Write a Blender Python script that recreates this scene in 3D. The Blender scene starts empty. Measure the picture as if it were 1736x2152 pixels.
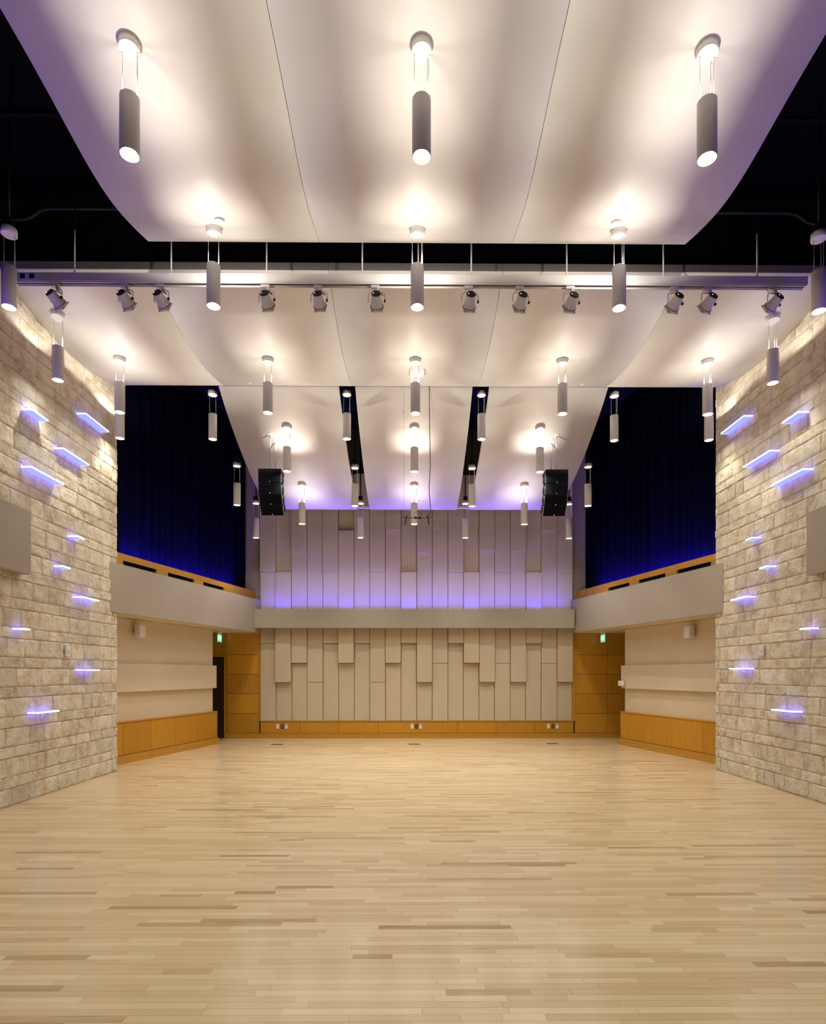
import bpy, bmesh, math, random
from mathutils import Vector, Matrix

C = bpy.context.scene.collection
S = bpy.context.scene

# ------------------------------------------------------------------ camera, world, exposure
cam_data = bpy.data.cameras.new('camera')
cam = bpy.data.objects.new('camera', cam_data)
C.objects.link(cam)
cam.location = (0, 0, 1.70)
cam.rotation_euler = (math.radians(90), 0, math.radians(-0.45))
cam_data.sensor_fit = 'AUTO'
cam_data.sensor_width = 36
cam_data.lens = 1230 / 2152 * 36
cam_data.shift_x = -0.0031
cam_data.shift_y = 0.1575
cam_data.clip_end = 100
S.camera = cam

world = bpy.data.worlds.new('world')
S.world = world
world.use_nodes = True
world.node_tree.nodes['Background'].inputs[0].default_value = (0.0, 0.0, 0.0, 1)
world.node_tree.nodes['Background'].inputs[1].default_value = 0.0

S.view_settings.view_transform = 'Standard'
S.view_settings.look = 'None'
S.view_settings.gamma = 1
S.view_settings.use_curve_mapping = False
S.view_settings.exposure = 0.0

WARM = (1.0, 0.985, 0.83)
BLUE = (0.20, 0.10, 1.0)
DOWN_W = 90.0        # downlight of each pendant
FIN_W = 0.55         # watts per metre of each LED line in the wall fins
UP_W = 5.5           # uplight of each pendant


def area(name, loc, rot, sx, sy, power, color):
    d = bpy.data.lights.new(name, 'AREA')
    d.shape = 'RECTANGLE'; d.size = sx; d.size_y = sy
    d.energy = power; d.color = color
    o = bpy.data.objects.new(name, d); C.objects.link(o)
    o.location = loc; o.rotation_euler = rot
    return o


def strip(name, a, b, aim, width, power, color, spread=180):
    """LED strip from point a to point b, shining along aim"""
    a, b, aim = Vector(a), Vector(b), Vector(aim).normalized()
    x = (b - a).normalized()
    z = -(aim - aim.dot(x) * x).normalized(); y = z.cross(x)
    m = Matrix((x, y, z)).transposed().to_4x4(); m.translation = (a + b) / 2
    o = area(name, (0, 0, 0), (0, 0, 0), (b - a).length, width, power, color)
    o.matrix_world = m
    o.data.spread = math.radians(spread)
    return o


# blue strips: cove behind the far beam, behind both balcony rails, behind the near balcony fascias
strip('cove_strip_far', (-3.85, 15.08, 3.30), (4.05, 15.08, 3.30), (0, 0.06, 1), 0.03, 36, (0.085, 0.05, 1.0), 120)
strip('cove_strip_far_high', (-3.85, 15.045, 3.325), (4.05, 15.045, 3.325), (0, -0.5, 1), 0.03, 62, (0.15, 0.10, 1.0), 70)
for sx in (-1, 1):
    xs = [0.12 + sx * (5.26 - 0.2285 * (yy - 9.97) + 0.27) for yy in (10.7, 14.55)]
    strip('cove_strip_rail', (xs[0], 10.7, 3.72), (xs[1], 14.55, 3.72), (sx * 0.5, 0.0, 0.87), 0.03, 95, (0.10, 0.035, 1.0), 110)
    strip('cove_strip_near', (0.12 + sx * 5.4, 2.4, 3.90), (0.12 + sx * 5.4, 6.8, 3.90), (-sx * 0.4, 0, 1), 0.06, 38, BLUE)

# ------------------------------------------------------------------ materials


def mat(name, color, rough=0.6, metal=0.0, spec=0.5):
    m = bpy.data.materials.new(name); m.use_nodes = True
    b = m.node_tree.nodes['Principled BSDF']
    b.inputs['Base Color'].default_value = (*color, 1)
    b.inputs['Roughness'].default_value = rough
    b.inputs['Metallic'].default_value = metal
    b.inputs['Specular IOR Level'].default_value = spec
    return m


def nodes(m):
    nt = m.node_tree
    return nt, nt.nodes, nt.links, nt.nodes['Principled BSDF']


def ramp(N, stops):
    r = N.new('ShaderNodeValToRGB')
    e = r.color_ramp.elements
    while len(e) < len(stops):
        e.new(0.5)
    for i, (p, c) in enumerate(stops):
        e[i].position = p; e[i].color = (*c, 1)
    return r


def paint(name, color, rough=0.6, bump=0.0006, scale=220, spec=0.3):
    m = mat(name, color, rough, spec=spec)
    nt, N, L, b = nodes(m)
    t = N.new('ShaderNodeTexCoord')
    n = N.new('ShaderNodeTexNoise'); n.inputs['Scale'].default_value = scale
    n2 = N.new('ShaderNodeTexNoise'); n2.inputs['Scale'].default_value = 1.3
    L.new(t.outputs['Object'], n.inputs['Vector']); L.new(t.outputs['Object'], n2.inputs['Vector'])
    r = ramp(N, [(0.3, tuple(c * 0.97 for c in color)), (0.7, tuple(min(1, c * 1.02) for c in color))])
    L.new(n2.outputs['Fac'], r.inputs['Fac']); L.new(r.outputs['Color'], b.inputs['Base Color'])
    bp = N.new('ShaderNodeBump'); bp.inputs['Strength'].default_value = 0.25; bp.inputs['Distance'].default_value = bump
    L.new(n.outputs['Fac'], bp.inputs['Height']); L.new(bp.outputs['Normal'], b.inputs['Normal'])
    return m


def wood(name, dark, light, axis='Z', rough=0.35):
    m = mat(name, light, rough, spec=0.4)
    nt, N, L, b = nodes(m)
    g = N.new('ShaderNodeNewGeometry')
    oi = N.new('ShaderNodeObjectInfo')
    mp = N.new('ShaderNodeMapping')
    sc = {'X': (0.8, 14, 14), 'Y': (14, 0.8, 14), 'Z': (14, 14, 0.8)}[axis]
    mp.inputs['Scale'].default_value = sc
    cx = N.new('ShaderNodeCombineXYZ')
    ml = N.new('ShaderNodeMath'); ml.operation = 'MULTIPLY'; ml.inputs[1].default_value = 37
    L.new(oi.outputs['Random'], ml.inputs[0])
    for k in range(3):
        L.new(ml.outputs[0], cx.inputs[k])
    L.new(cx.outputs[0], mp.inputs['Location'])
    L.new(g.outputs['Position'], mp.inputs['Vector'])
    n = N.new('ShaderNodeTexNoise'); n.inputs['Scale'].default_value = 2.2; n.inputs['Detail'].default_value = 6
    n.inputs['Distortion'].default_value = 0.6
    L.new(mp.outputs[0], n.inputs['Vector'])
    r = ramp(N, [(0.25, dark), (0.75, light)])
    L.new(n.outputs['Fac'], r.inputs['Fac'])
    hs = N.new('ShaderNodeHueSaturation')
    mr = N.new('ShaderNodeMapRange'); mr.inputs['To Min'].default_value = 0.9; mr.inputs['To Max'].default_value = 1.08
    L.new(oi.outputs['Random'], mr.inputs['Value']); L.new(mr.outputs[0], hs.inputs['Value'])
    L.new(r.outputs['Color'], hs.inputs['Color']); L.new(hs.outputs['Color'], b.inputs['Base Color'])
    return m


def emit(name, color, strength, base=(0.8, 0.8, 0.8)):
    m = mat(name, base, 0.4)
    b = m.node_tree.nodes['Principled BSDF']
    b.inputs['Emission Color'].default_value = (*color, 1)
    b.inputs['Emission Strength'].default_value = strength
    return m


def stone_material():
    m = mat('limestone', (0.6, 0.5, 0.38), 0.9, spec=0.15)
    nt, N, L, b = nodes(m)
    g = N.new('ShaderNodeNewGeometry'); oi = N.new('ShaderNodeObjectInfo')
    ad = N.new('ShaderNodeVectorMath'); ad.operation = 'ADD'
    cx = N.new('ShaderNodeCombineXYZ')
    ml = N.new('ShaderNodeMath'); ml.operation = 'MULTIPLY'; ml.inputs[1].default_value = 53
    L.new(oi.outputs['Random'], ml.inputs[0])
    for k in range(3):
        L.new(ml.outputs[0], cx.inputs[k])
    L.new(g.outputs['Position'], ad.inputs[0]); L.new(cx.outputs[0], ad.inputs[1])
    n1 = N.new('ShaderNodeTexNoise'); n1.inputs['Scale'].default_value = 5.5; n1.inputs['Detail'].default_value = 5
    n1.inputs['Roughness'].default_value = 0.62
    n2 = N.new('ShaderNodeTexNoise'); n2.inputs['Scale'].default_value = 19; n2.inputs['Detail'].default_value = 6
    n2.inputs['Roughness'].default_value = 0.65; n2.inputs['Distortion'].default_value = 0.5
    n3 = N.new('ShaderNodeTexNoise'); n3.inputs['Scale'].default_value = 60; n3.inputs['Detail'].default_value = 3
    for n in (n1, n2, n3):
        L.new(ad.outputs[0], n.inputs['Vector'])
    r = ramp(N, [(0.30, (0.57, 0.435, 0.275)), (0.47, (0.74, 0.645, 0.50)), (0.62, (0.82, 0.755, 0.645))])
    L.new(n1.outputs['Fac'], r.inputs['Fac'])
    hs = N.new('ShaderNodeHueSaturation')
    mr = N.new('ShaderNodeMapRange'); mr.inputs['To Min'].default_value = 0.86; mr.inputs['To Max'].default_value = 1.08
    L.new(oi.outputs['Random'], mr.inputs['Value']); L.new(mr.outputs[0], hs.inputs['Value'])
    L.new(r.outputs['Color'], hs.inputs['Color']); L.new(hs.outputs['Color'], b.inputs['Base Color'])
    a = N.new('ShaderNodeMath'); a.operation = 'MULTIPLY_ADD'; a.inputs[1].default_value = 0.22
    L.new(n3.outputs['Fac'], a.inputs[0]); L.new(n2.outputs['Fac'], a.inputs[2])
    bp = N.new('ShaderNodeBump'); bp.inputs['Strength'].default_value = 0.8; bp.inputs['Distance'].default_value = 0.030
    L.new(a.outputs[0], bp.inputs['Height']); L.new(bp.outputs['Normal'], b.inputs['Normal'])
    return m


def floor_material():
    m = mat('maple_strip', (0.66, 0.49, 0.30), 0.28, spec=0.5)
    nt, N, L, b = nodes(m)
    at = N.new('ShaderNodeAttribute'); at.attribute_name = 'tone'
    sp = N.new('ShaderNodeSeparateColor'); L.new(at.outputs['Color'], sp.inputs[0])
    g = N.new('ShaderNodeNewGeometry')
    mp = N.new('ShaderNodeMapping'); mp.inputs['Scale'].default_value = (1.3, 26, 1)
    cx = N.new('ShaderNodeCombineXYZ')
    ml = N.new('ShaderNodeMath'); ml.operation = 'MULTIPLY'; ml.inputs[1].default_value = 91
    L.new(sp.outputs[1], ml.inputs[0]); L.new(ml.outputs[0], cx.inputs[0]); L.new(ml.outputs[0], cx.inputs[2])
    L.new(cx.outputs[0], mp.inputs['Location']); L.new(g.outputs['Position'], mp.inputs['Vector'])
    n = N.new('ShaderNodeTexNoise'); n.inputs['Scale'].default_value = 2.0; n.inputs['Detail'].default_value = 6
    n.inputs['Distortion'].default_value = 0.8
    L.new(mp.outputs[0], n.inputs['Vector'])
    r = ramp(N, [(0.0, (0.34, 0.215, 0.105)), (0.09, (0.44, 0.30, 0.16)), (0.2, (0.58, 0.42, 0.25)),
                 (0.6, (0.65, 0.49, 0.305)), (1.0, (0.73, 0.575, 0.385))])
    ma = N.new('ShaderNodeMath'); ma.operation = 'MULTIPLY_ADD'; ma.inputs[1].default_value = 0.34
    sb = N.new('ShaderNodeMath'); sb.operation = 'SUBTRACT'; sb.inputs[1].default_value = 0.5
    L.new(n.outputs['Fac'], sb.inputs[0]); L.new(sb.outputs[0], ma.inputs[0]); L.new(sp.outputs[0], ma.inputs[2])
    L.new(ma.outputs[0], r.inputs['Fac']); L.new(r.outputs['Color'], b.inputs['Base Color'])
    # small dark mineral streaks
    mp2 = N.new('ShaderNodeMapping'); mp2.inputs['Scale'].default_value = (1.6, 30, 1)
    L.new(cx.outputs[0], mp2.inputs['Location']); L.new(g.outputs['Position'], mp2.inputs['Vector'])
    n4 = N.new('ShaderNodeTexNoise'); n4.inputs['Scale'].default_value = 1.2; n4.inputs['Detail'].default_value = 2
    L.new(mp2.outputs[0], n4.inputs['Vector'])
    r4 = ramp(N, [(0.81, (1, 1, 1)), (0.88, (0.55, 0.46, 0.38))])
    L.new(n4.outputs['Fac'], r4.inputs['Fac'])
    mx = N.new('ShaderNodeMix'); mx.data_type = 'RGBA'; mx.blend_type = 'MULTIPLY'; mx.inputs[0].default_value = 1
    L.new(r.outputs['Color'], mx.inputs[6]); L.new(r4.outputs['Color'], mx.inputs[7])
    L.new(mx.outputs[2], b.inputs['Base Color'])
    n5 = N.new('ShaderNodeTexNoise'); n5.inputs['Scale'].default_value = 1.4
    L.new(g.outputs['Position'], n5.inputs['Vector'])
    mr = N.new('ShaderNodeMapRange'); mr.inputs['To Min'].default_value = 0.19; mr.inputs['To Max'].default_value = 0.25
    L.new(n5.outputs['Fac'], mr.inputs['Value']); L.new(mr.outputs[0], b.inputs['Roughness'])
    return m


def velvet():
    m = mat('black_velvet', (0.004, 0.004, 0.016), 1.0, spec=0.0)
    nt, N, L, b = nodes(m)
    t = N.new('ShaderNodeTexCoord')
    n = N.new('ShaderNodeTexNoise'); n.inputs['Scale'].default_value = 30
    L.new(t.outputs['Object'], n.inputs['Vector'])
    bp = N.new('ShaderNodeBump'); bp.inputs['Strength'].default_value = 0.2
    L.new(n.outputs['Fac'], bp.inputs['Height']); L.new(bp.outputs['Normal'], b.inputs['Normal'])
    return m


M = dict(
    cloud=paint('cloud_white', (0.80, 0.755, 0.71), 0.55),
    cloud_edge_shaded=paint('cloud_edge_unlit', (0.17, 0.15, 0.14), 0.7),  # dark grey puts the shade of the unlit cloud ends into their colour
    white=paint('white_enamel', (0.80, 0.78, 0.76), 0.4, spec=0.5),
    silver=paint('silver_enamel', (0.68, 0.655, 0.64), 0.38, spec=0.5),
    reflector=paint('reflector_white', (0.85, 0.84, 0.82), 0.35),
    lens=emit('lamp_lens', (1.0, 0.95, 0.86), 6.0),
    taupe=paint('taupe_paint', (0.395, 0.335, 0.275), 0.5),
    beige=paint('beige_paint', (0.68, 0.56, 0.40), 0.6),
    acoustic=paint('acoustic_fabric', (0.565, 0.465, 0.34), 0.9, bump=0.003, scale=140, spec=0.1),
    plaster_lit=paint('plaster_panel_lit', (0.80, 0.71, 0.60), 0.9, bump=0.004, scale=60, spec=0.1),  # grainy plaster, colour lightened to stand in for light missing on the upper wall
    joint=paint('dark_joint', (0.07, 0.06, 0.055), 0.9),
    dark=paint('deck_black', (0.005, 0.005, 0.008), 0.9, spec=0.1),
    black=paint('black_metal', (0.004, 0.004, 0.0045), 0.5, spec=0.25),
    mortar=paint('mortar', (0.42, 0.35, 0.27), 0.95),
    stone=stone_material(),
    floor=floor_material(),
    wood=wood('cherry_veneer', (0.47, 0.21, 0.016), (0.58, 0.275, 0.026), 'Z'),
    wood_h=wood('cherry_rail', (0.46, 0.21, 0.022), (0.57, 0.29, 0.04), 'Y'),
    door=wood('dark_door', (0.030, 0.012, 0.006), (0.045, 0.018, 0.008), 'Z', 0.5),
    curtain=velvet(),
    fin=emit('lit_acrylic', (0.36, 0.44, 1.0), 0.9, (0.12, 0.12, 0.2)),
    fin_edge=emit('lit_edge', (0.56, 0.62, 1.0), 1.9, (0.12, 0.12, 0.2)),
    led=emit('blue_led', (0.35, 0.3, 1.0), 8.0),
    exit=emit('exit_green', (0.015, 0.66, 0.42), 0.95),
    exit_letter=emit('exit_letter', (0.55, 1.0, 0.88), 1.0),
    steel=mat('steel', (0.6, 0.58, 0.55), 0.3, 1.0),
    plate_black=paint('black_plate', (0.02, 0.018, 0.018), 0.4),
    floor_plate=paint('bronze_plate', (0.07, 0.05, 0.035), 0.9, spec=0.1),
    conduit=paint('grey_conduit', (0.055, 0.055, 0.06), 0.6),
)

# ------------------------------------------------------------------ mesh helpers


class MB:
    def __init__(self):
        self.v = []; self.f = []; self.s = []

    def box(self, x0, x1, y0, y1, z0, z1, mtx=None):
        n = len(self.v)
        p = [(x, y, z) for x in (x0, x1) for y in (y0, y1) for z in (z0, z1)]
        if mtx is not None:
            p = [tuple(mtx @ Vector(q)) for q in p]
        self.v += p
        for q in ((0, 1, 3, 2), (4, 6, 7, 5), (0, 4, 5, 1), (2, 3, 7, 6), (0, 2, 6, 4), (1, 5, 7, 3)):
            self.f.append(tuple(n + i for i in q)); self.s.append(False)
        return self

    def hexa(self, p):
        """p: eight corners, four of one face then the four opposite ones in the same order"""
        n = len(self.v); self.v += [tuple(q) for q in p]
        for q in ((3, 2, 1, 0), (4, 5, 6, 7), (0, 1, 5, 4), (1, 2, 6, 5), (2, 3, 7, 6), (3, 0, 4, 7)):
            self.f.append(tuple(n + i for i in q)); self.s.append(False)
        return self

    def lathe(self, prof, seg=24, mtx=None, close=True):
        """prof: (radius, z) list turned about z; ends with radius 0 become caps"""
        n = len(self.v); k = len(prof)
        for r, z in prof:
            for i in range(seg):
                a = 2 * math.pi * i / seg
                p = Vector((r * math.cos(a), r * math.sin(a), z))
                if mtx is not None:
                    p = mtx @ p
                self.v.append(tuple(p))
        for j in range(k - 1):
            for i in range(seg):
                i2 = (i + 1) % seg
                self.f.append((n + j * seg + i, n + j * seg + i2, n + (j + 1) * seg + i2, n + (j + 1) * seg + i)); self.s.append(True)
        if close:
            self.f.append(tuple(n + i for i in reversed(range(seg)))); self.s.append(False)
            self.f.append(tuple(n + (k - 1) * seg + i for i in range(seg))); self.s.append(False)
        return self

    def tube(self, pts, r, seg=8):
        pts = [Vector(p) for p in pts]
        n = len(self.v); up = Vector((0.13, 0.31, 0.94)).normalized()
        for i, p in enumerate(pts):
            t = (pts[min(i + 1, len(pts) - 1)] - pts[max(i - 1, 0)]).normalized()
            a = t.cross(up)
            if a.length < 1e-3:
                a = t.cross(Vector((1, 0, 0)))
            a.normalize(); b = t.cross(a)
            for k in range(seg):
                w = 2 * math.pi * k / seg
                self.v.append(tuple(p + r * (math.cos(w) * a + math.sin(w) * b)))
        for j in range(len(pts) - 1):
            for i in range(seg):
                i2 = (i + 1) % seg
                self.f.append((n + j * seg + i, n + j * seg + i2, n + (j + 1) * seg + i2, n + (j + 1) * seg + i)); self.s.append(True)
        self.f.append(tuple(n + i for i in reversed(range(seg)))); self.s.append(False)
        self.f.append(tuple(n + (len(pts) - 1) * seg + i for i in range(seg))); self.s.append(False)
        return self

    def mesh(self, name, m):
        me = bpy.data.meshes.new(name)
        me.from_pydata(self.v, [], self.f)
        me.polygons.foreach_set('use_smooth', self.s)
        bm = bmesh.new(); bm.from_mesh(me); bmesh.ops.recalc_face_normals(bm, faces=bm.faces); bm.to_mesh(me); bm.free()
        me.materials.append(m)
        return me

    def build(self, name, m, parent=None, loc=None, bevel=0.0):
        o = bpy.data.objects.new(name, self.mesh(name, m)); C.objects.link(o)
        if parent: o.parent = parent
        if loc is not None: o.location = loc
        if bevel:
            b = o.modifiers.new('bevel', 'BEVEL'); b.width = bevel; b.segments = 2; b.limit_method = 'ANGLE'
        return o


def empty(name, loc=(0, 0, 0), rz=0.0):
    o = bpy.data.objects.new(name, None); C.objects.link(o)
    o.empty_display_size = 0.1
    o.location = loc; o.rotation_euler = (0, 0, rz)
    return o


def tag(o, label=None, cat=None, group=None, kind=None):
    if label: o['label'] = label
    if cat: o['category'] = cat
    if group: o['group'] = group
    if kind: o['kind'] = kind
    return o


def link(me, name, parent, loc=(0, 0, 0), rot=(0, 0, 0), scale=(1, 1, 1)):
    o = bpy.data.objects.new(name, me); C.objects.link(o)
    o.parent = parent; o.location = loc; o.rotation_euler = rot; o.scale = scale
    return o


def copy_tree(o, parent=None):
    c = o.copy(); C.objects.link(c); c.parent = parent
    for ch in list(o.children):
        copy_tree(ch, c)
    return c


rnd = random.Random(7)
XC = 0.12                       # centre line of the hall
XL, XR = -5.14, 5.38            # faces of the two stone walls
YB = 15.37                      # far wall
BL, BR = -3.95, 4.215           # ends of the panelled part of the far wall

# ------------------------------------------------------------------ floor
floor = MB().box(-8, 8.2, -6, 16.2, -0.12, -0.020).build('floor', M['joint'])
tag(floor, 'pale maple strip floor of the empty hall', kind='structure')
PW = 0.0572


def plank_mesh(name, rects):
    v = []; f = []; tones = []
    for (x0, x1, y0, y1, t, g) in rects:
        n = len(v); top = 0.0; e = 0.0006
        v += [(x0, y0, -0.019), (x1, y0, -0.019), (x1, y1, -0.019), (x0, y1, -0.019),
              (x0 + e, y0 + e, top), (x1 - e, y0 + e, top), (x1 - e, y1 - e, top), (x0 + e, y1 - e, top)]
        for q in ((4, 5, 6, 7), (0, 1, 5, 4), (1, 2, 6, 5), (2, 3, 7, 6), (3, 0, 4, 7), (3, 2, 1, 0)):
            f.append(tuple(n + i for i in q))
        tones += [(t, g, 0, 1)] * 8
    me = bpy.data.meshes.new(name); me.from_pydata(v, [], f)
    a = me.color_attributes.new('tone', 'FLOAT_COLOR', 'POINT')
    a.data.foreach_set('color', [c for t in tones for c in t])
    me.materials.append(M['floor'])
    return me


near, far = [], []
y = 1.2
while y < 15.36:
    x = -6.0 - rnd.random() * 0.8
    while x < 6.25:
        ln = rnd.choice((0.24, 0.35, 0.45, 0.6, 0.75, 0.9, 1.1)) * rnd.uniform(0.85, 1.15)
        q = rnd.random()
        t = rnd.uniform(0.06, 0.16) if q < 0.045 else (rnd.uniform(0.18, 0.42) if q < 0.30 else rnd.uniform(0.42, 0.95))
        rc = (x, x + ln, y, min(y + PW, 15.365), t, rnd.random())
        half = 0.72 * y
        vis = y > 2.74 and x + ln > -half + 0.05 and x < half
        (near if vis and len(near) < 296 else far).append(rc)
        x += ln
    y += PW
for rc in near:
    link(plank_mesh('plank', [rc]), 'plank', floor)
o = link(plank_mesh('plank_field', far), 'plank_field', floor)
o['kind'] = 'stuff'

# ------------------------------------------------------------------ dark deck and outer shell
deck = MB().box(-8, 8.2, -6, 16.2, 8.1, 8.3).build('ceiling', M['dark'])
tag(deck, 'black painted deck high above the white ceiling clouds', kind='structure')
w = MB().box(-8, 8.2, -6.2, -6, 0, 8.1).build('wall_front', M['beige']); tag(w, 'plain beige wall behind the viewer', kind='structure')
for sx, nm in ((-1, 'left'), (1, 'right')):
    a, b = (XC + sx * 5.55, XC + sx * 5.75)
    w = MB().box(min(a, b), max(a, b), -6, 6.95, 0, 3.3).build('wall_%s_front' % nm, M['beige'])
    tag(w, 'plain beige wall under the near %s balcony' % nm, kind='structure')
    a, b = (XC + sx * 6.6, XC + sx * 6.8)
    w = MB().box(min(a, b), max(a, b), -6, 16.2, 3.3, 8.1).build('wall_%s_upper' % nm, M['dark'])
    tag(w, 'black wall behind the %s balconies' % nm, kind='structure')

# ------------------------------------------------------------------ stone walls
STONES = []
for k in range(14):
    r = random.Random(100 + k)
    ny, nz = 7, 5
    v = []; f = []
    ridge = r.uniform(-0.5, 0.5)
    for j in range(nz + 1):
        for i in range(ny + 1):
            yy = -0.5 + i / ny; zz = -0.5 + j / nz
            edge = (i in (0, ny)) or (j in (0, nz))
            if edge:
                xx = -0.001 + r.uniform(-0.003, 0.002)
            else:
                xx = 0.007 + r.uniform(-0.003, 0.005) + 0.0035 * math.sin(5 * (yy + ridge * zz) + k)
                if i == 1: yy -= 0.07
                if i == ny - 1: yy += 0.07
                if j == 1: zz -= 0.09
                if j == nz - 1: zz += 0.09
                yy += r.uniform(-0.025, 0.025); zz += r.uniform(-0.03, 0.03)
            v.append((xx, yy, zz))
    n = len(v)
    v += [(-0.09, -0.5, -0.5), (-0.09, 0.5, -0.5), (-0.09, 0.5, 0.5), (-0.09, -0.5, 0.5)]
    for j in range(nz):
        for i in range(ny):
            a = j * (ny + 1) + i
            if (i + j + k) % 2:
                f += [(a, a + 1, a + ny + 2), (a, a + ny + 2, a + ny + 1)]
            else:
                f += [(a, a + 1, a + ny + 1), (a + 1, a + ny + 2, a + ny + 1)]
    W = ny + 1
    f.append(tuple([n, n + 1] + [i for i in reversed(range(ny + 1))]))
    f.append(tuple([n + 2, n + 3] + [nz * W + i for i in range(ny + 1)]))
    f.append(tuple([n + 3, n] + [j * W for j in range(nz + 1)]))
    f.append(tuple([n + 1, n + 2] + [j * W + ny for j in reversed(range(nz + 1))]))
    f.append((n, n + 3, n + 2, n + 1))
    me = bpy.data.meshes.new('stone'); me.from_pydata(v, [], f)
    bm = bmesh.new(); bm.from_mesh(me); bmesh.ops.recalc_face_normals(bm, faces=bm.faces); bm.to_mesh(me); bm.free()
    me.materials.append(M['stone'])
    STONES.append(me)


def cloud2_z(y):
    return 6.485 + 0.107 * (y - 8.78) ** 2


def stone_wall(side):
    sx = 1 if side == 'left' else -1
    xf = XL if side == 'left' else XR
    y0, y1 = 7.05, 10.25 if side == 'left' else 10.31
    core = MB().box(min(xf - sx * 0.012, xf - sx * 0.5), max(xf - sx * 0.012, xf - sx * 0.5), y0, y1 - 0.02, 0, 6.46).build('wall_' + side, M['mortar'])
    tag(core, 'split-faced limestone wall on the %s of the hall' % side, kind='structure')
    r = random.Random(11 if side == 'left' else 23)
    z = 0.0; c = 0; cnt = 0; gap = 0.006
    while z < 6.7:
        h = (0.225 if c == 0 else 0.241) if c % 2 == 0 else 0.1445
        ye = y1
        first = 0.16 if c % 2 == 0 else 0.075
        first += r.uniform(-0.02, 0.03)
        while ye > y0 + 0.05:
            ln = first if ye == y1 else r.choice((0.25, 0.33, 0.36, 0.4, 0.46, 0.55)) * r.uniform(0.88, 1.12) * (1.0 if c % 2 == 0 else 1.08)
            ys = max(y0, ye - ln)
            if ys - y0 < 0.15: ys = y0
            ym = (ys + ye) / 2
            top = min(z + h, cloud2_z(min(max(ym, 7.3), 10.2)) + (0.06 if ym > 7.4 else 1))
            if top - z > 0.03:
                o = link(r.choice(STONES), 'stone', core, (xf, ym, (z + top) / 2), (0, 0, 0 if sx > 0 else math.pi),
                         (r.uniform(0.7, 1.25), ye - ys - gap, top - z - gap))
                cnt += 1
            ye = ys
        z += h; c += 1
    return core


stone_wall('left'); stone_wall('right')

# ------------------------------------------------------------------ far wall
core = MB().box(-8, 8.2, YB + 0.05, YB + 0.3, 0, 8.1).build('wall_back', M['joint'])
tag(core, 'far wall clad in staggered cream acoustic panels above and below the beam', kind='structure')
NC = 20
cw = (BR - BL) / NC


def pz(py):  # height on the far wall of a course line measured there
    return 1.70 + (1415 - py) / 80.0


# (split height, depth of the piece above, depth of the piece below)
UP = [(1204, 2, 1), (1204, 0, 2), (1161, 2, 1), (1161.5, 1.3, 1), (1204, 2, 1), (1117, 0, 2), (1117.5, 2, 1.2), (1204, 2, 1.2), (1118, 2, 1.1),
      (1204, 0, 2.4), (1161, 2, 1), (1119, 1.5, 1.2), (1204, 2, 1), (1204, 0, 2.2), (1161, 2, 1), (1204, 1.4, 1.1), (1161.5, 2, 1), (1204, 0.4, 2.2),
      (1118, 2, 1), (1205, 1.5, 1.2)]
LO = [(1353, 0.7, 0.6), (1433.7, 3, 0), (1393.6, 2, 0), (1433.7, 1, 0.8), (1352.7, 1, 0), (1393.6, 3, 0), (1352.7, 1, 0), (1433.7, 1.1, 0.9), (1393.6, 2, 0),
      (1352.7, 2.2, 0.4), (1433.7, 2.4, 0), (1394, 1, 0.8), (1352.7, 2.6, 0), (1393.6, 3, 0), (1433.5, 2.4, 0), (1394, 1, 0.8), (1433.5, 2.2, 0),
      (1353, 2, 0.3), (1394, 1.2, 1.0), (1433.5, 2.2, 0.2)]
DZ = 0.045


def slab(x0, x1, z0, z1, d, m='acoustic', name='acoustic_panel'):
    return MB().box(x0 + 0.006, x1 - 0.006, YB - 0.03 - d * DZ, YB + 0.05, z0, z1).build(name, M[m], core, bevel=0.004)


for k in range(NC):
    x0, x1 = BL + k * cw, BL + (k + 1) * cw
    py, du, dl = UP[k]
    z = pz(py)
    slab(x0, x1, 3.02, z - 0.004, dl, 'plaster_lit'); slab(x0, x1, z + 0.004, 6.9, du, 'plaster_lit')
    py, du, dl = LO[k]
    z = pz(py)
    slab(x0, x1, 0.46, z - 0.004, dl); slab(x0, x1, z + 0.004, 2.99, du)
# grey piers either side, above
for x0, x1 in ((-5.6, BL - 0.01), (BR + 0.01, 5.9)):
    MB().box(x0, x1, YB - 0.02, YB + 0.05, 2.8, 7.6).build('pier_panel', M['taupe'], core)
# timber panels beside the door and in the right corner
ROWS = [0.13, 0.643, 1.158, 1.672, 2.188, 2.76]
for (x0, x1, lo) in ((-4.845, -3.985, 0), (4.285, 5.150, 0), (5.150, 6.30, 0)):
    for a, b in zip(ROWS[lo:], ROWS[lo + 1:]):
        MB().box(x0 + 0.004, x1 - 0.004, YB - 0.02, YB + 0.05, a + 0.004, b - 0.004).build('timber_panel', M['wood'], core, bevel=0.003)
for x0, x1 in ((-3.985, -3.952), (4.217, 4.285)):
    MB().box(x0, x1, YB - 0.05, YB + 0.05, 0.45, 2.76).build('timber_trim', M['wood'], core)
MB().box(-6.2, -4.85, YB - 0.02, YB + 0.05, 2.165, 2.76).build('timber_panel', M['wood'], core, bevel=0.003)
MB().box(-6.2, -5.80, YB - 0.02, YB + 0.05, 0.0, 2.16).build('timber_panel', M['wood'], core, bevel=0.003)

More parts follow.
